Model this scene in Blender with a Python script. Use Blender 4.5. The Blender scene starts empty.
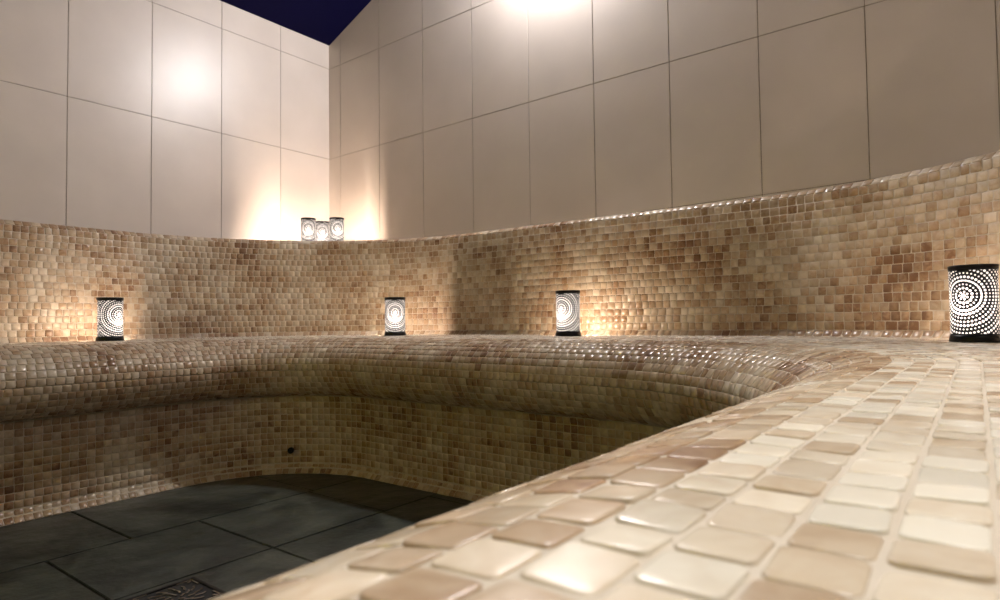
import bpy, bmesh, math, random
import numpy as np
from mathutils import Vector, Matrix
random.seed(4); rng = np.random.default_rng(7)
C = bpy.context.scene.collection
PI = math.pi

# ------------------------------------------------------------------ room measures (metres)
# world x = along the back wall from the far corner, world y = -(distance from the back wall)
CAMZ = 0.56
A0, A1, B0, BEND = 0.21, 3.384, 0.21, 4.10        # line of the backrest
RAD = 1.0                                         # its corner radius
WALL_A, WALL_B = 3.61, 4.10
TILE = 0.0225; GAP = 0.0021
EAVE = 2.18; RAKE = 0.41; RIDGE = 1.80

# ------------------------------------------------------------------ helpers
def link(name, me, mats=(), parent=None):
    o = bpy.data.objects.new(name, me); C.objects.link(o)
    for m in mats:
        if m.name not in [x.name for x in me.materials if x]: me.materials.append(m)
    if parent: o.parent = parent
    return o
def from_bm(name, bm, m, parent=None, smooth=False):
    me = bpy.data.meshes.new(name); bm.to_mesh(me); bm.free()
    if smooth:
        for p in me.polygons: p.use_smooth = True
    return link(name, me, [m] if not isinstance(m, (list, tuple)) else m, parent)
def tag(o, label=None, cat=None, group=None, kind=None):
    if label: o['label'] = label
    if cat: o['category'] = cat
    if group: o['group'] = group
    if kind: o['kind'] = kind
    return o
def empty(name, loc, rz=0):
    o = bpy.data.objects.new(name, None); C.objects.link(o)
    o.location = loc; o.rotation_euler = (0, 0, rz); return o
def box(bm, x0, x1, y0, y1, z0, z1, bev=0, mi=0):
    v = [bm.verts.new(p) for p in ((x0,y0,z0),(x1,y0,z0),(x1,y1,z0),(x0,y1,z0),(x0,y0,z1),(x1,y0,z1),(x1,y1,z1),(x0,y1,z1))]
    fs = [bm.faces.new([v[i] for i in f]) for f in ((3,2,1,0),(4,5,6,7),(0,1,5,4),(1,2,6,5),(2,3,7,6),(3,0,4,7))]
    for f in fs: f.material_index = mi
    if bev:
        es = list({e for f in fs for e in f.edges})
        bmesh.ops.bevel(bm, geom=es, offset=bev, segments=2, affect='EDGES')
def lathe(bm, prof, n=48, close=False, mi=0):
    rings = []
    for r, z in prof:
        rings.append([bm.verts.new((r*math.cos(2*PI*i/n), r*math.sin(2*PI*i/n), z)) for i in range(n)])
    for a, b in zip(rings[:-1], rings[1:]):
        for i in range(n):
            f = bm.faces.new((a[i], a[(i+1)%n], b[(i+1)%n], b[i])); f.material_index = mi; f.smooth = True
    if close:
        bm.faces.new(rings[0][::-1]).material_index = mi; bm.faces.new(rings[-1]).material_index = mi
    return rings

# ------------------------------------------------------------------ materials
def new_mat(name):
    m = bpy.data.materials.new(name); m.use_nodes = True
    nt = m.node_tree; b = nt.nodes['Principled BSDF']
    return m, nt, b
def N(nt, t, **k):
    n = nt.nodes.new(t)
    for a, v in k.items(): setattr(n, a, v)
    return n
def ramp(nt, stops):
    r = N(nt, 'ShaderNodeValToRGB'); e = r.color_ramp.elements
    while len(e) > 1: e.remove(e[-1])
    e[0].position = stops[0][0]; e[0].color = (*stops[0][1], 1)
    for p, c in stops[1:]:
        x = e.new(p); x.color = (*c, 1)
    return r
def math_node(nt, op, a, b=None, c=None, clamp=False):
    n = N(nt, 'ShaderNodeMath', operation=op); n.use_clamp = clamp
    for i, v in enumerate((a, b, c)):
        if v is None: continue
        if isinstance(v, (int, float)): n.inputs[i].default_value = v
        else: nt.links.new(v, n.inputs[i])
    return n.outputs[0]
def mix(nt, mode, f, a, b):
    n = N(nt, 'ShaderNodeMix', data_type='RGBA', blend_type=mode)
    for i, v in ((0, f), (6, a), (7, b)):
        if isinstance(v, (int, float)): n.inputs[i].default_value = v
        elif isinstance(v, tuple): n.inputs[i].default_value = (*v, 1)
        else: nt.links.new(v, n.inputs[i])
    return n.outputs[2]

def tile_material():
    m, nt, b = new_mat('stone_mosaic')
    at = N(nt, 'ShaderNodeAttribute', attribute_name='tile_rand')
    sep = N(nt, 'ShaderNodeSeparateColor'); nt.links.new(at.outputs['Color'], sep.inputs[0])
    tc = N(nt, 'ShaderNodeTexCoord')
    # every tile samples its own piece of stone
    off = N(nt, 'ShaderNodeVectorMath', operation='MULTIPLY_ADD')
    nt.links.new(at.outputs['Color'], off.inputs[0]); off.inputs[1].default_value = (3, 3, 3)
    nt.links.new(tc.outputs['Object'], off.inputs[2])
    n1 = N(nt, 'ShaderNodeTexNoise'); n1.inputs['Scale'].default_value = 55; n1.inputs['Detail'].default_value = 3
    n1.inputs['Distortion'].default_value = .8
    nt.links.new(off.outputs[0], n1.inputs['Vector'])
    nb = N(nt, 'ShaderNodeTexNoise'); nb.inputs['Scale'].default_value = 4.5; nb.inputs['Detail'].default_value = 3
    nt.links.new(tc.outputs['Object'], nb.inputs['Vector'])
    patch = math_node(nt, 'MULTIPLY', math_node(nt, 'SUBTRACT', nb.outputs['Fac'], .53), .9)      # batches of browner and paler stone
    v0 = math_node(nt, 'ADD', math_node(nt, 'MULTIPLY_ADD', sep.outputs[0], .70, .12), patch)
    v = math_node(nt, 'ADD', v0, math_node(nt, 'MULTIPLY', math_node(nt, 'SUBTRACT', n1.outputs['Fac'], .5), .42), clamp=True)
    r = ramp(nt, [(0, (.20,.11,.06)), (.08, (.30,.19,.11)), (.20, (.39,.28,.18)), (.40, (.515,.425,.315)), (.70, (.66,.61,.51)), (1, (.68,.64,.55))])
    nt.links.new(v, r.inputs[0])
    g = N(nt, 'ShaderNodeMapRange'); g.inputs['To Min'].default_value = .86; g.inputs['To Max'].default_value = 1.1
    nt.links.new(sep.outputs[1], g.inputs['Value'])
    col = mix(nt, 'MULTIPLY', 1.0, r.outputs[0], g.outputs[0])
    nt.links.new(col, b.inputs['Base Color'])
    ro = N(nt, 'ShaderNodeMapRange'); ro.inputs['To Min'].default_value = .19; ro.inputs['To Max'].default_value = .36
    nt.links.new(sep.outputs[2], ro.inputs['Value']); nt.links.new(ro.outputs[0], b.inputs['Roughness'])
    n2 = N(nt, 'ShaderNodeTexNoise'); n2.inputs['Scale'].default_value = 120; nt.links.new(off.outputs[0], n2.inputs['Vector'])
    bp = N(nt, 'ShaderNodeBump'); bp.inputs['Strength'].default_value = .25; bp.inputs['Distance'].default_value = .0008
    nt.links.new(n2.outputs['Fac'], bp.inputs['Height']); nt.links.new(bp.outputs[0], b.inputs['Normal'])
    b.inputs['Specular IOR Level'].default_value = .36
    return m
def noise_mat(name, c1, c2, scale, rough, bump=.1, dist=.002, spec=.5, metal=0, detail=5):
    m, nt, b = new_mat(name)
    tc = N(nt, 'ShaderNodeTexCoord')
    n = N(nt, 'ShaderNodeTexNoise'); n.inputs['Scale'].default_value = scale; n.inputs['Detail'].default_value = detail
    nt.links.new(tc.outputs['Object'], n.inputs['Vector'])
    r = ramp(nt, [(.3, c1), (.7, c2)]); nt.links.new(n.outputs['Fac'], r.inputs[0])
    nt.links.new(r.outputs[0], b.inputs['Base Color'])
    b.inputs['Roughness'].default_value = rough; b.inputs['Metallic'].default_value = metal
    b.inputs['Specular IOR Level'].default_value = spec
    if bump:
        n3 = N(nt, 'ShaderNodeTexNoise'); n3.inputs['Scale'].default_value = scale*6; n3.inputs['Detail'].default_value = 6
        nt.links.new(tc.outputs['Object'], n3.inputs['Vector'])
        bp = N(nt, 'ShaderNodeBump'); bp.inputs['Strength'].default_value = bump; bp.inputs['Distance'].default_value = dist
        nt.links.new(n3.outputs['Fac'], bp.inputs['Height']); nt.links.new(bp.outputs[0], b.inputs['Normal'])
    return m
M_TILE = tile_material()
M_GROUT = noise_mat('grout', (.45,.385,.30), (.53,.465,.375), 20, .7)
M_PANEL = noise_mat('limestone_panel', (.53,.475,.43), (.60,.54,.49), 3.2, .34, .04, .001, .5)
M_JOINT = noise_mat('dark_joint', (.20,.17,.14), (.25,.21,.17), 8, .8)
M_CEIL = noise_mat('navy_ceiling', (.001,.0008,.022), (.0015,.001,.030), 2, .8, 0, spec=.1)
M_BLACK = noise_mat('black_metal', (.004,.004,.005), (.008,.008,.009), 30, .35, spec=.2)
M_STEEL = noise_mat('polished_steel', (.5,.5,.5), (.62,.62,.62), 40, .22, 0, metal=1)
M_WHITE = noise_mat('white_plastic', (.7,.68,.64), (.75,.73,.7), 10, .5)

def slate_material():
    m, nt, b = new_mat('slate')
    tc = N(nt, 'ShaderNodeTexCoord')
    at = N(nt, 'ShaderNodeAttribute', attribute_name='slab_rand')
    off = N(nt, 'ShaderNodeVectorMath', operation='MULTIPLY_ADD')
    nt.links.new(at.outputs['Color'], off.inputs[0]); off.inputs[1].default_value = (9, 9, 9)
    nt.links.new(tc.outputs['Object'], off.inputs[2])
    n = N(nt, 'ShaderNodeTexNoise'); n.inputs['Scale'].default_value = 5; n.inputs['Detail'].default_value = 8; n.inputs['Distortion'].default_value = 1.2
    nt.links.new(off.outputs[0], n.inputs['Vector'])
    r = ramp(nt, [(.34, (.020,.022,.021)), (.5, (.044,.045,.041)), (.66, (.090,.083,.070))])
    nt.links.new(n.outputs['Fac'], r.inputs[0])
    sep = N(nt, 'ShaderNodeSeparateColor'); nt.links.new(at.outputs['Color'], sep.inputs[0])
    r2 = ramp(nt, [(0, (.85,.58,.46)), (.45, (1,.90,.80)), (1, (.80,1.0,.96))]); nt.links.new(sep.outputs[0], r2.inputs[0])
    nt.links.new(mix(nt, 'MULTIPLY', 1.0, r.outputs[0], r2.outputs[0]), b.inputs['Base Color'])
    b.inputs['Roughness'].default_value = .36
    n3 = N(nt, 'ShaderNodeTexNoise'); n3.inputs['Scale'].default_value = 14; n3.inputs['Detail'].default_value = 9
    nt.links.new(off.outputs[0], n3.inputs['Vector'])
    bp = N(nt, 'ShaderNodeBump'); bp.inputs['Strength'].default_value = .8; bp.inputs['Distance'].default_value = .008
    nt.links.new(n3.outputs['Fac'], bp.inputs['Height']); nt.links.new(bp.outputs[0], b.inputs['Normal'])
    return m
M_SLATE = slate_material()

LH, LR = 0.160, 0.0425                    # lantern height, radius
def lantern_material():
    # pierced black sleeve: rings of round holes round a bright eye, lit from inside
    m, nt, b = new_mat('pierced_lantern_shell')
    uv = N(nt, 'ShaderNodeUVMap', uv_map='unrolled')
    sp = N(nt, 'ShaderNodeSeparateXYZ'); nt.links.new(uv.outputs[0], sp.inputs[0])
    x = sp.outputs[0]; z = sp.outputs[1]              # metres, measured on the sleeve
    # the pattern repeats twice round the sleeve
    zz = math_node(nt, 'SUBTRACT', z, LH*.60)
    r = math_node(nt, 'SQRT', math_node(nt, 'ADD', math_node(nt, 'MULTIPLY', x, x), math_node(nt, 'MULTIPLY', zz, zz)))
    DR = .0078
    k = math_node(nt, 'ROUND', math_node(nt, 'DIVIDE', r, DR))
    ang = math_node(nt, 'ARCTAN2', zz, x)
    cnt = math_node(nt, 'ROUND', math_node(nt, 'MULTIPLY', k, 2*PI*DR/.0068))
    t = math_node(nt, 'ADD', math_node(nt, 'MULTIPLY', ang, math_node(nt, 'DIVIDE', cnt, 2*PI)), 100.0)
    fr = math_node(nt, 'SUBTRACT', math_node(nt, 'FRACT', t), .5)
    da = math_node(nt, 'MULTIPLY', fr, math_node(nt, 'DIVIDE', math_node(nt, 'MULTIPLY', r, 2*PI), math_node(nt, 'MAXIMUM', cnt, 1)))
    drr = math_node(nt, 'SUBTRACT', r, math_node(nt, 'MULTIPLY', k, DR))
    d = math_node(nt, 'SQRT', math_node(nt, 'ADD', math_node(nt, 'MULTIPLY', da, da), math_node(nt, 'MULTIPLY', drr, drr)))
    # hole size alternates from ring to ring
    size = math_node(nt, 'ADD', .0017, math_node(nt, 'MULTIPLY', math_node(nt, 'MODULO', k, 3), .00045))
    dot = math_node(nt, 'LESS_THAN', d, size)
    eye = math_node(nt, 'LESS_THAN', r, .0040)
    ring = math_node(nt, 'LESS_THAN', math_node(nt, 'ABSOLUTE', math_node(nt, 'SUBTRACT', k, 4)), .5)
    ringd = math_node(nt, 'MULTIPLY', ring, math_node(nt, 'LESS_THAN', math_node(nt, 'ABSOLUTE', drr), .0016))
    out = math_node(nt, 'MAXIMUM', math_node(nt, 'MAXIMUM', dot, eye), ringd)
    band = math_node(nt, 'MULTIPLY', math_node(nt, 'GREATER_THAN', z, .017), math_node(nt, 'LESS_THAN', z, LH-.012))
    out = math_node(nt, 'MULTIPLY', out, band)
    b.inputs['Base Color'].default_value = (.006,.006,.007,1); b.inputs['Roughness'].default_value = .4; b.inputs['Specular IOR Level'].default_value = .2
    b.inputs['Emission Color'].default_value = (1, .86, .76, 1)
    # holes nearest the candle flame are the brightest
    zf = math_node(nt, 'SUBTRACT', z, .068)
    q = math_node(nt, 'ADD', math_node(nt, 'MULTIPLY', x, x), math_node(nt, 'MULTIPLY', zf, zf))
    near = math_node(nt, 'DIVIDE', 3.2, math_node(nt, 'ADD', 1.0, math_node(nt, 'MULTIPLY', q, 2600.0)))
    out = math_node(nt, 'MULTIPLY', out, math_node(nt, 'ADD', near, .5))
    nt.links.new(math_node(nt, 'MULTIPLY', out, LANTERN), b.inputs['Emission Strength'])
    return m
LANTERN = 1.45
M_SHELL = lantern_material()
def glow_mat(name, c, s):
    m, nt, b = new_mat(name)
    b.inputs['Base Color'].default_value = (*c, 1); b.inputs['Emission Color'].default_value = (*c, 1)
    b.inputs['Emission Strength'].default_value = s
    return m

M_FLAME = glow_mat('candle_flame', (1, .77, .60), 560.0)
M_FLAME_BOOST = glow_mat('boosted_candle_flame', (1, .77, .60), 1500.0)  # same flame shape, emission boosted to strengthen the glow on the corner walls

# ------------------------------------------------------------------ curved mosaic bench
K2 = 0.62                                          # the right corner tightens more slowly than the left one
def rad2(o): return RAD - (K2*o if o > 0 else o)
def path_len(o):
    r = RAD - o; r2 = rad2(o)
    return (BEND-(B0+RAD)) + PI/2*r + (A1-o-r2-A0-RAD) + PI/2*r2 + (BEND-(B0+o+r2))
def path_at(o, s, rate=False):
    """point, tangent, inward normal (numpy arrays) of the U line at inward offset o"""
    s = np.asarray(s, float); r = RAD - o; r2 = rad2(o)
    cx1, cx2, cy, cy2 = A0+RAD, A1-o-r2, B0+RAD, B0+o+r2
    L1 = BEND-cy; L2 = L1 + PI/2*r; L3 = L2 + (cx2-cx1); L4 = L3 + PI/2*r2
    P = np.zeros((len(s), 2)); T = np.zeros((len(s), 2)); W = np.ones(len(s))
    i = s < L1; P[i] = np.c_[np.full(i.sum(), A0+o), BEND-s[i]]; T[i] = (0, -1)
    i = (s >= L1) & (s < L2); f = (s[i]-L1)/r
    P[i] = np.c_[cx1-r*np.cos(f), cy-r*np.sin(f)]; T[i] = np.c_[np.sin(f), -np.cos(f)]
    i = (s >= L2) & (s < L3); P[i] = np.c_[cx1+s[i]-L2, np.full(i.sum(), B0+o)]; T[i] = (1, 0)
    i = (s >= L3) & (s < L4); f = (s[i]-L3)/r2
    P[i] = np.c_[cx2+r2*np.sin(f), cy2-r2*np.cos(f)]; T[i] = np.c_[np.cos(f), np.sin(f)]
    if o > 0: W[i] = K2 + (1-K2)*(np.sin(f)+np.cos(f))
    i = s >= L4; P[i] = np.c_[np.full(i.sum(), A1-o), cy2+s[i]-L4]; T[i] = (0, 1)
    P[:, 1] *= -1; T[:, 1] *= -1                       # into world axes
    Nn = np.c_[T[:, 1], -T[:, 0]]                      # inward
    return (P, T, Nn, W) if rate else (P, T, Nn)

def profile():
    z = lambda v: CAMZ + v
    seg = {}
    def arc(cx, cz, rx, rz, a0, a1, n=14):
        return [(cx+rx*math.cos(a), cz+rz*math.sin(a)) for a in np.linspace(a0, a1, n)]
    top = .3885
    seg['ledge'] = [(-.72, z(top)), (-.037, z(top))]
    seg['backrest'] = [(-.037, z(top)), (-.019, z(top-.014)), (-.014, z(.2)), (-.003, z(-.041)), (.013, z(-.0575))]
    seg['seat'] = [(.013, z(-.0575)), (.50, z(-.0575))]
    seg['bench_front'] = arc(.50, z(-.1625), .145, .105, PI/2, 0, 16) + arc(.550, z(-.1625), .095, .105, 0, -PI/2, 14) + \
                         [(.545, z(-.272)), (.540, z(-.29)), (.538, z(-.525)), (.541, z(-.536)), (.564, z(-.5585))]
    return seg
def resample(poly, d):
    p = np.array(poly); s = np.r_[0, np.cumsum(np.hypot(*(p[1:]-p[:-1]).T))]
    n = max(1, round(s[-1]/d)); st = s[-1]/n
    c = (np.arange(n)+.5)*st
    g = lambda q: np.c_[np.interp(q, s, p[:, 0]), np.interp(q, s, p[:, 1])]
    mid = g(c); t = g(c+st*.45)-g(c-st*.45); t /= np.linalg.norm(t, axis=1)[:, None]
    return mid, t, st

CAMXY = np.array([2.97, -2.29])
def ring_shape(rich):
    """rings of (u, v) in half-tile units + height, rounded corners for the rich version"""
    if rich:
        base = [(1,.78),(.92,.92),(.78,1),(-.78,1),(-.92,.92),(-1,.78),(-1,-.78),(-.92,-.92),(-.78,-1),(.78,-1),(.92,-.92),(1,-.78)]
        R = [(1.0, -.0035), (1.0, .0001), (.978, .0005), (.935, .0007), (.86, .0008), (.45, .0009)]
    else:
        base = [(1,.86),(.86,1),(-.86,1),(-1,.86),(-1,-.86),(-.86,-1),(.86,-1),(1,-.86)]
        R = [(1.0, -.0035), (1.0, .0003), (.91, .0012)]
    return [[(u*k, v*k, h) for u, v in base] for k, h in R]
def build_tiles(name, poly, root):
    big = name in ('backrest', 'ledge'); tl = TILE*1.13 if big else TILE          # larger stones on the back
    mid, tan, st = resample(poly, tl)
    packs = []
    Vs, Fs, Cs = [], [], []; sizes = []
    vbase = 0
    for r in range(len(mid)):
        o, z = mid[r]; to, tz = tan[r]
        stacked = name == 'bench_front' and z < CAMZ-.28      # the lower wall is laid without a bond shift
        L = path_len(o); n = int(round(L/(tl*1.04))); pitch = L/n
        wd = 1 + rng.normal(0, .006 if stacked else .085, n).clip(-.2, .2); wd *= L/wd.sum()      # cut stones vary in length
        s = np.cumsum(wd) - wd/2 + ((.5 if (r % 2 and not stacked) else .0) + (0 if stacked else rng.uniform(-.06, .06)))*pitch
        s = np.clip(s, 0.001, L-.001)
        P, T, I, W = path_at(o, s, True)
        keep = (P[:, 0] > .012) & (P[:, 1] < -.012) & (P[:, 0] < WALL_A-.012)
        if name == 'ledge': keep &= (P[:, 1] > -4.08)
        P, T, I, W, wd = P[keep], T[keep], I[keep], W[keep], wd[keep]; n = len(P)
        if n == 0: continue
        c3 = np.c_[P, np.full(n, z)]
        T3 = np.c_[T, np.zeros(n)]
        Bv = np.c_[I*to, np.full(n, tz)]                 # along the profile
        Nv = np.cross(T3, Bv)                            # sign fixed below
        # outward (towards the room): for the seat tan=(+,0) -> normal up
        ref = np.c_[-I*tz, np.full(n, to)]
        sg = np.sign((Nv*ref).sum(1))[:, None]; Nv = Nv*sg
        # small tilts and turns of each hand-set tile
        a1, a2, a3 = (rng.normal(0, x, n)[:, None] for x in (.022, .022, .018))
        Nt = Nv + T3*a1 + Bv*a2; Nt /= np.linalg.norm(Nt, axis=1)[:, None]
        Tt = T3 + Bv*a3; Tt -= Nt*(Tt*Nt).sum(1)[:, None]; Tt /= np.linalg.norm(Tt, axis=1)[:, None]
        Bt = np.cross(Nt, Tt)
        hu = ((wd-GAP)/2*(1+rng.normal(0, .01, n)))[:, None]; hv = ((st*(1+(W-1)*abs(to))-GAP)/2*(1+rng.normal(0, .018, n)))[:, None]
        lift = rng.normal(0, .00018, n)[:, None]
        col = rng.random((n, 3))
        col[:, 0] = col[:, 0]*.74+.24 if name == 'seat' else col[:, 0]*.44             # seat tiles paler, all other faces browner
        dist = np.hypot(*(P-CAMXY).T)
        for rich in (True, False):
            sel = (dist < .95) if rich else (dist >= .95)
            if rich and name == 'ledge': sel = sel & False
            k = sel.sum()
            if k == 0: continue
            rings = ring_shape(rich); m = len(rings[0]); nr = len(rings)
            loc = np.array([q for rg in rings for q in rg])      # (nr*m, 3)
            V = (c3[sel][:, None, :] + Tt[sel][:, None, :]*(loc[None, :, 0, None]*hu[sel][:, :, None])
                 + Bt[sel][:, None, :]*(loc[None, :, 1, None]*hv[sel][:, :, None])
                 + Nt[sel][:, None, :]*(loc[None, :, 2, None]+lift[sel][:, :, None]))
            q = []
            for a in range(nr-1):
                for b in range(m):
                    q.append((a*m+b, a*m+(b+1) % m, (a+1)*m+(b+1) % m, (a+1)*m+b))
            q = np.array(q); cap = np.arange((nr-1)*m, nr*m)
            base = vbase + np.arange(k)[:, None, None]*(nr*m)
            packs.append((('q', (q[None]+base).reshape(-1, 4)), ('c', (cap[None, None]+base).reshape(k, m))))
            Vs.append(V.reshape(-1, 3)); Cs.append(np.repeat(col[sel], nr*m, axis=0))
            vbase += k*nr*m
    V = np.concatenate(Vs); Cc = np.concatenate(Cs)
    loops, starts, totals = [], [], []; pos = 0
    for pk in packs:
        for _, f in pk:
            loops.append(f.ravel()); k, w = f.shape
            starts.append(pos+np.arange(k)*w); totals.append(np.full(k, w)); pos += k*w
    nt_faces = sum(len(x) for x in starts)
    # grout bed under the tiles, swept along the same U line
    g = np.array(poly); G = 220; gv = []
    for o, z in g:
        s = np.linspace(0, path_len(o)-1e-6, G); P, T, I = path_at(o, s)
        P[:, 0] = np.clip(P[:, 0], 0.0, WALL_A); P[:, 1] = np.clip(P[:, 1], -WALL_B, 0.0)
        gv.append(np.c_[P, np.full(G, z)])
    gv = np.array(gv); base = len(V)
    # bed sits a hair under the tile faces
    tg = np.gradient(g, axis=0); tg /= np.maximum(np.linalg.norm(tg, axis=1), 1e-9)[:, None]
    for i, (o, z) in enumerate(g):
        s = np.linspace(0, path_len(o)-1e-6, G); _, _, I = path_at(o, s)
        gv[i] -= np.c_[-I*tg[i][1], np.full(G, tg[i][0])]*.0002
    R = len(g); idx = np.arange(R*G).reshape(R, G)+base
    q = np.stack([idx[:-1, :-1], idx[:-1, 1:], idx[1:, 1:], idx[1:, :-1]], -1).reshape(-1, 4)
    loops.append(q.ravel()); starts.append(pos+np.arange(len(q))*4); totals.append(np.full(len(q), 4)); pos += q.size
    V = np.concatenate([V, gv.reshape(-1, 3)]); Cc = np.concatenate([Cc, np.zeros((R*G, 3))])
    me = bpy.data.meshes.new(name)
    lp = np.concatenate(loops); stt = np.concatenate(starts); tt = np.concatenate(totals)
    me.vertices.add(len(V)); me.loops.add(len(lp)); me.polygons.add(len(stt))
    me.vertices.foreach_set('co', V.astype(np.float32).ravel())
    me.loops.foreach_set('vertex_index', lp.astype(np.int32))
    me.polygons.foreach_set('loop_start', stt.astype(np.int32)); me.polygons.foreach_set('loop_total', tt.astype(np.int32))
    mi = np.zeros(len(stt), np.int32); mi[nt_faces:] = 1
    me.materials.append(M_TILE); me.materials.append(M_GROUT)
    me.update(calc_edges=True)
    me.polygons.foreach_set('material_index', mi)
    me.polygons.foreach_set('use_smooth', np.ones(len(stt), bool))
    at = me.color_attributes.new('tile_rand', 'FLOAT_COLOR', 'POINT')
    at.data.foreach_set('color', np.c_[Cc, np.ones(len(Cc))].astype(np.float32).ravel())
    # orientation: consistent outward normals for the tiles
    bmx = bmesh.new(); bmx.from_mesh(me); bmesh.ops.recalc_face_normals(bmx, faces=bmx.faces); bmx.to_mesh(me); bmx.free()
    return link(name, me, (), root)
bench = empty('mosaic_bench', (1.8, -2.0, 0))
tag(bench, 'long curved built-in bench covered in cream and brown stone mosaic', 'bench')
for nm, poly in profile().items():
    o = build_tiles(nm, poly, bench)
    o.matrix_parent_inverse = Matrix.Translation((-1.8, 2.0, 0))

# ------------------------------------------------------------------ floor of slate slabs
bm = bmesh.new()
lay = bm.verts.layers.float_color.new('slab_rand')
slabs = []
def column(a0, a1, brk):
    for y0, y1 in zip(brk[:-1], brk[1:]): slabs.append((a0, a1, y0, y1))
column(.62, 1.18, [.62, .98, 1.55, 1.92, 2.48, 2.85, 3.41, 3.78, 4.1])
column(1.18, 1.55, [.62, 1.0, 1.37, 1.74, 2.30, 2.67, 3.23, 3.60, 4.1])
column(1.55, 2.11, [.62, .81, 1.37, 1.93, 2.30, 2.86, 3.42, 3.79, 4.1])
column(2.11, 2.48, [.62, 1.0, 1.56, 1.93, 2.49, 2.86, 3.42, 4.1])
column(2.48, 2.95, [.62, 1.18, 1.55, 2.11, 2.48, 3.04, 3.6, 4.1])
g = .0022
for a0, a1, b0, b1 in slabs:
    n0 = len(bm.verts); c = (random.random(), random.random(), random.random(), 1)
    dz = random.uniform(-.0006, .0006)
    box(bm, a0+g, a1-g, -b1+g, -b0-g, -.02, dz, bev=.0015)
    bm.verts.ensure_lookup_table()
    for v in bm.verts:
        if v[lay][3] == 0: v[lay] = c
nf = len(bm.faces)
for f in bm.faces: f.material_index = 0
box(bm, -.05, WALL_A+.05, -WALL_B-.05, .05, -.08, -.004, mi=1)
fl = from_bm('floor', bm, [M_SLATE, noise_mat('slab_joint', (.014,.013,.011), (.02,.019,.016), 12, .8)])
tag(fl, 'dark slate slab floor in the well of the bench', kind='structure')

# ------------------------------------------------------------------ panelled walls
def panel_wall(name, xs, zs, place, clip=True, label=''):
    bm = bmesh.new(); J = .0011
    for x0, x1 in zip(xs[:-1], xs[1:]):
        for z0, z1 in zip(zs[:-1], zs[1:]):
            box(bm, x0+J, x1-J, 0.004, .012, z0+J, z1-J, bev=.0012, mi=0)
    box(bm, xs[0], xs[-1], .0065, .10, zs[0], zs[-1], mi=1)
    bmesh.ops.transform(bm, matrix=place, verts=bm.verts)
    if clip:                                         # cut off above the two ceiling slopes
        for co, no in (((0,0,EAVE+.02), (-RAKE,0,1)), ((WALL_A,0,EAVE+.02), (RAKE,0,1))):
            geom = list(bm.verts)+list(bm.edges)+list(bm.faces)
            bmesh.ops.bisect_plane(bm, geom=geom, plane_co=co, plane_no=Vector(no).normalized(), clear_outer=True)
    bmesh.ops.recalc_face_normals(bm, faces=bm.faces)
    o = from_bm(name, bm, [M_PANEL, M_JOINT]); tag(o, label, kind='structure'); return o
PW = .3265
zs = [-.02, .48, .951, 1.511, 2.041, 2.571, 3.1]
zl = [-.02, .48, .951, 1.511, 2.041, EAVE+.005]
xb = [-.01, .0995] + [.0995+PW*i for i in range(1, 11)] + [WALL_A+.01]
ys = [0.0] + [.322+.333*i for i in range(0, 12)] + [WALL_B+.01]
# local x = along wall, local y = into the wall (face at y=.004 looks towards -y)
panel_wall('wall_back', xb, zs, Matrix(((1,0,0,0),(0,1,0,-.004),(.016,0,1,0),(0,0,0,1))), True, 'panelled limestone wall with raking top behind the long bench')
rotL = Matrix(((0,-1,0,.004),(-1,0,0,0),(0,0,1,0),(0,0,0,1)))      # x->-y world, y->-x world
panel_wall('wall_left', ys, zl, rotL, False, 'panelled limestone wall lit by a bright pool of light')
rotR = Matrix(((0,1,0,WALL_A-.004),(-1,0,0,0),(0,0,1,0),(0,0,0,1)))
panel_wall('wall_right', ys, zl, rotR, False, 'panelled limestone wall beside the near bench')
rotF = Matrix(((1,0,0,0),(0,-1,0,-WALL_B+.004),(0,0,1,0),(0,0,0,1)))
panel_wall('wall_front', xb, zs, rotF, True, 'panelled limestone wall behind the camera')

# ------------------------------------------------------------------ ceiling: two navy slopes meeting at a ridge
bm = bmesh.new()
top = EAVE + RAKE*WALL_A/2
sec = [(-.15, EAVE-.15*RAKE), (WALL_A/2, top), (WALL_A+.15, EAVE-.15*RAKE)]
lo = [[bm.verts.new((x, y, z)) for x, z in sec] for y in (.15, -WALL_B-.15)]
up = [[bm.verts.new((x, y, z+.12)) for x, z in sec] for y in (.15, -WALL_B-.15)]
for i in range(2):
    bm.faces.new((lo[0][i], lo[0][i+1], lo[1][i+1], lo[1][i])); bm.faces.new((up[0][i], up[1][i], up[1][i+1], up[0][i+1]))
    for k in (0, 1): bm.faces.new((lo[k][i], up[k][i], up[k][i+1], lo[k][i+1]))
for i in (0, 2): bm.faces.new((lo[0][i], lo[1][i], up[1][i], up[0][i]))
bmesh.ops.recalc_face_normals(bm, faces=bm.faces)
tag(from_bm('ceiling', bm, M_CEIL), 'dark navy sloping ceiling', kind='structure')

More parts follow.
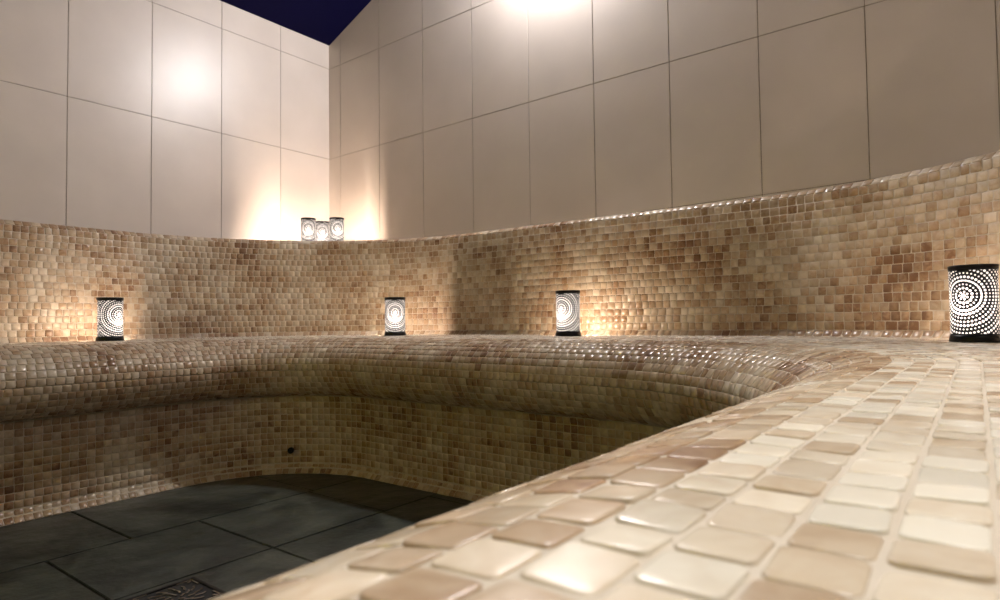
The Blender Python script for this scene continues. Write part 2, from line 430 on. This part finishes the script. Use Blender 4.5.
# ------------------------------------------------------------------ pierced lanterns
def make_lantern(loc, rz, label, group):
    root = empty('pierced_lantern', loc, rz); tag(root, label, 'lantern', group)
    # sleeve with unrolled uv in metres
    bm = bmesh.new(); n = 64
    uvl = bm.loops.layers.uv.new('unrolled')
    prof = [(LR, .012), (LR*.992, .06), (LR*.992, .10), (LR, LH-.008)]
    rings = [[bm.verts.new((r*math.cos(2*PI*i/n), r*math.sin(2*PI*i/n), z)) for i in range(n)] for r, z in prof]
    for (ra, rb, (r0, z0), (r1, z1)) in zip(rings[:-1], rings[1:], prof[:-1], prof[1:]):
        for i in range(n):
            if 4 <= i < 28: continue                  # open slot at the back
            f = bm.faces.new((ra[i], ra[(i+1) % n], rb[(i+1) % n], rb[i])); f.smooth = True
            # eye of the pattern looks along local -y; it repeats on the far side
            for lp, (j, zz) in zip(f.loops, ((i, z0), (i+1, z0), (i+1, z1), (i, z1))):
                ph = (j % n)/n if not (j == n) else 1.0
                h = (i//(n//2))*(n//2) + n//4
                lp[uvl].uv = ((j-h)/n*2*PI*LR, zz)
    from_bm('shade', bm, M_SHELL, root)
    bm = bmesh.new()
    lathe(bm, [(LR-.0035, LH-.009), (LR+.0009, LH-.009), (LR+.0012, LH-.001), (LR-.001, LH), (LR-.0035, LH-.001), (LR-.0035, LH-.009)])
    tag(from_bm('top_rim', bm, M_BLACK, root), 'black top rim')
    bm = bmesh.new()
    lathe(bm, [(LR-.004, .013), (LR+.0006, .0145), (LR+.0016, .010), (LR+.0030, .002), (LR+.0026, 0), (.004, 0)], close=False)
    tag(from_bm('base', bm, M_BLACK, root), 'black foot band')
    bm = bmesh.new(); lathe(bm, [(.0165, .0), (.0165, .016), (.015, .018), (.0001, .018)], 24)
    c = from_bm('candle', bm, M_WHITE, root)
    bm = bmesh.new(); lathe(bm, [(.0001, .018), (.0045, .022), (.0065, .030), (.0050, .042), (.0022, .054), (.0001, .062)], 16)
    from_bm('flame', bm, M_FLAME, c)
    return root
def copy_lantern(src, loc, rz, label, group=None):
    r = src.copy(); C.objects.link(r); r.location = loc; r.rotation_euler = (0, 0, rz); r['label'] = label
    if group: r['group'] = group
    for ch in src.children:
        c = ch.copy(); C.objects.link(c); c.parent = r
        for g in ch.children:
            e = g.copy(); C.objects.link(e); e.parent = c
            if group and 'ledge' in group: e.material_slots[0].link = 'OBJECT'; e.material_slots[0].material = M_FLAME_BOOST
    return r
def cam_to_room(px, d):
    X = (px-500)/628*d
    a = (X+.98)*.7966+(3.62-d)*.6047; b = (X+.98)*-.6049+(3.62-d)*.7964
    return a, -b
SEATZ = CAMZ-.0575+.0024
def face_angle(a, y, turn):                     # turn 0: the eye looks at the camera
    return math.atan2(CAMXY[1]-y, CAMXY[0]-a) + PI/2 + turn
L0 = None
for px, d, turn, z, lab, grp in [
    (110, 2.34, .75, SEATZ, 'pierced black lantern alone on the bench by the left wall, glowing pinkish', 'lanterns on the seat'),
    (395, 2.64, 0, SEATZ, 'pierced black lantern on the bench nearest the rounded corner, its bright eye facing straight ahead', 'lanterns on the seat'),
    (568, 2.23, -.60, SEATZ, 'pierced black lantern midway along the back bench, its bright eye turned left', 'lanterns on the seat'),
    (974, 1.32, -.42, SEATZ, 'large near pierced black lantern at the right end of the bench', 'lanterns on the seat'),
    (308.5, 3.13, .0, CAMZ+.3885+.0024, 'leftmost of the three small lanterns on the ledge in the wall corner', 'lanterns on the ledge'),
    (322.5, 3.24, .0, CAMZ+.3885+.0024, 'middle and lowest of the three small lanterns on the ledge in the wall corner', 'lanterns on the ledge'),
    (337, 3.13, .15, CAMZ+.3885+.0024, 'rightmost of the three small lanterns on the ledge in the wall corner', 'lanterns on the ledge')]:
    a, y = cam_to_room(px, d); rz = face_angle(a, y, turn)
    if L0 is None: L0 = make_lantern((a, y, z), rz, lab, grp)
    else:
        r = copy_lantern(L0, (a, y, z), rz, lab, grp)
        if 'ledge' in grp: r.scale = (.84, .84, .84)

# ------------------------------------------------------------------ floor drain
da, db, dsz = 1.650, 1.658, .150
root = empty('floor_drain', (da, -db, 0))
tag(root, 'square metal floor drain with curved slots set in the slate', 'drain')
bm = bmesh.new(); h = dsz/2
for (x0, x1, y0, y1) in ((-h, h, -h, -h+.008), (-h, h, h-.008, h), (-h, -h+.008, -h+.008, h-.008), (h-.008, h, -h+.008, h-.008)):
    box(bm, x0, x1, y0, y1, .0008, .0042, bev=.0008)
from_bm('drain_frame', bm, M_BLACK, root)
bm = bmesh.new(); box(bm, -h+.006, h-.006, -h+.006, h-.006, .0008, .0016)
tag(from_bm('recess_shade', bm, noise_mat('recess_shade_black', (.003,.003,.003), (.005,.005,.005), 10, .6), root), 'flat black sheet painted as the dark recess under the grate')  # flat sheet; the dark of the recess is put into its colour
bm = bmesh.new()
def bar(p, q, w):
    p, q = Vector(p), Vector(q); d = (q-p).normalized(); s = Vector((-d.y, d.x))*w/2
    lo = [bm.verts.new((*(c), .0018)) for c in (p-s, q-s, q+s, p+s)]; hi = [bm.verts.new((*(c), .0046)) for c in (p-s, q-s, q+s, p+s)]
    bm.faces.new(hi); bm.faces.new(lo[::-1])
    for i in range(4): bm.faces.new((lo[i], lo[(i+1)%4], hi[(i+1)%4], hi[i]))
for rr, n in ((.012, 5), (.030, 9), (.048, 14)):      # leaf-like curved slats round the middle
    for k in range(n):
        a0 = 2*PI*k/n + rr*9
        pts = [(rr*.75*math.cos(a0), rr*.75*math.sin(a0)), (rr*1.05*math.cos(a0+.16), rr*1.05*math.sin(a0+.16)), (rr*1.0*math.cos(a0+.16)+.010*math.cos(a0+.9), rr*1.0*math.sin(a0+.16)+.010*math.sin(a0+.9))]
        for p, q in zip(pts[:-1], pts[1:]): bar(p, q, .0042)
for x, y in ((-1,-1),(1,-1),(1,1),(-1,1)):
    bar((x*.05, y*.05), (x*.064, y*.064), .006); bar((x*.030, y*.062), (x*.062, y*.062), .004); bar((x*.062, y*.030), (x*.062, y*.058), .004)
tag(from_bm('grate', bm, M_STEEL, root), 'polished steel grate')

# ------------------------------------------------------------------ steam outlet low on the bench front
aa, yy = cam_to_room(290, 2.36)
f = math.radians(45-5)
cxy = Vector((A0+RAD, -(B0+RAD))); dirv = Vector((aa, yy))-cxy; dirv.normalize()
pt = cxy + dirv*(RAD-.55)
root = empty('steam_nozzle', (pt.x, pt.y, .085), math.atan2(-dirv.y, -dirv.x))
tag(root, 'small round black steam nozzle low in the rounded corner of the bench front', 'nozzle')
bm = bmesh.new(); lathe(bm, [(.004, .004), (.006, .010), (.010, .011), (.0115, .006), (.0115, -.002)], 24)
bmesh.ops.rotate(bm, verts=bm.verts, matrix=Matrix.Rotation(PI/2, 3, 'Y'))
from_bm('flange', bm, M_BLACK, root, True)
bm = bmesh.new(); lathe(bm, [(.0001, .012), (.0045, .012), (.0045, .003)], 20)
bmesh.ops.rotate(bm, verts=bm.verts, matrix=Matrix.Rotation(PI/2, 3, 'Y'))
from_bm('spout', bm, M_BLACK, root, True)

# ------------------------------------------------------------------ back wall lamp and added fill lamps
def point(name, loc, e, col, r=.04):
    l = bpy.data.lights.new(name, 'POINT'); l.energy = e; l.color = col; l.shadow_soft_size = r
    o = bpy.data.objects.new(name, l); o.location = loc; C.objects.link(o); return o
def sconce(loc, rz, e, col, label, arm=.06):
    root = empty('wall_sconce', loc, rz); tag(root, label, 'wall lamp')
    bm = bmesh.new(); lathe(bm, [(.001, 0), (.045, 0), (.045, .010), (.040, .014), (.001, .014)], 32)
    bmesh.ops.rotate(bm, verts=bm.verts, matrix=Matrix.Rotation(PI/2, 3, 'X'))
    from_bm('back_plate', bm, M_STEEL, root)
    bm = bmesh.new(); bmesh.ops.create_uvsphere(bm, u_segments=24, v_segments=16, radius=.036)
    bmesh.ops.translate(bm, verts=bm.verts, vec=(0, -arm, 0))
    if arm > .09:
        b2 = bmesh.new(); lathe(b2, [(.006, .012), (.006, arm-.034)], 16)
        bmesh.ops.rotate(b2, verts=b2.verts, matrix=Matrix.Rotation(PI/2, 3, 'X')); from_bm('arm', b2, M_STEEL, root)
    from_bm('globe', bm, glow_mat('lit_globe', col, e/(PI*4*PI*.036**2)), root, True)
sconce((1.58, -.012, 2.33), 0, 62, (1, .95, .95), 'round lit globe wall lamp high on the back wall', .065)
sconce((WALL_A-.012, -1.40, 1.45), -PI/2, 6, (1, .88, .76), 'unseen globe lamp added on the right wall for fill light')  # added out of view to brighten the right wall and near seat
sconce((1.35, -WALL_B+.014, 1.10), PI, 10.0, (1, .88, .06), 'unseen yellow globe lamp added on the front wall for fill light')  # added out of view as yellow fill on the back bench front
# unseen ceiling downlight, added to brighten the near bench
lx, ly = 3.12, -1.95; lz = EAVE + RAKE*(WALL_A-lx) - .01
root = empty('fill_spotlight', (lx, ly, lz)); tag(root, 'unseen steel downlight added in the navy ceiling to brighten the near bench', 'spotlight')
bm = bmesh.new(); lathe(bm, [(.034, -.05), (.045, -.052), (.050, -.04), (.050, .03), (.034, .03), (.034, -.05)], 32)
from_bm('housing', bm, M_STEEL, root)
l = bpy.data.lights.new('fill_beam', 'SPOT'); l.energy = 92; l.color = (1, .97, .93); l.spot_size = math.radians(72); l.spot_blend = .8; l.shadow_soft_size = .03
o = bpy.data.objects.new('fill_beam', l); o.parent = root; o.location = (0, 0, -.055); C.objects.link(o)

w = bpy.data.worlds.new('world'); bpy.context.scene.world = w; w.use_nodes = True
w.node_tree.nodes['Background'].inputs[0].default_value = (.01, .01, .03, 1)
w.node_tree.nodes['Background'].inputs[1].default_value = .1

# ------------------------------------------------------------------ camera
cd = bpy.data.cameras.new('camera'); cam = bpy.data.objects.new('camera', cd); C.objects.link(cam)
cd.sensor_width = 36; cd.lens = 628/1000*36; cd.clip_start = .01
cam.location = (2.97, -2.29, CAMZ)
pitch = math.atan(21/628)
fw = Vector((-.6047, .7964, 0)).normalized()
d = Vector((fw.x*math.cos(pitch), fw.y*math.cos(pitch), math.sin(pitch)))
cam.rotation_euler = (d.to_track_quat('-Z', 'Y').to_matrix() @ Matrix.Rotation(math.radians(-.7), 3, 'Z')).to_euler()   # the photo leans a little
cd.dof.use_dof = True; cd.dof.focus_distance = 1.1; cd.dof.aperture_fstop = 14
bpy.context.scene.camera = cam
vs = bpy.context.scene.view_settings
vs.view_transform = 'Standard'; vs.look = 'None'; vs.gamma = 1; vs.exposure = 0.6
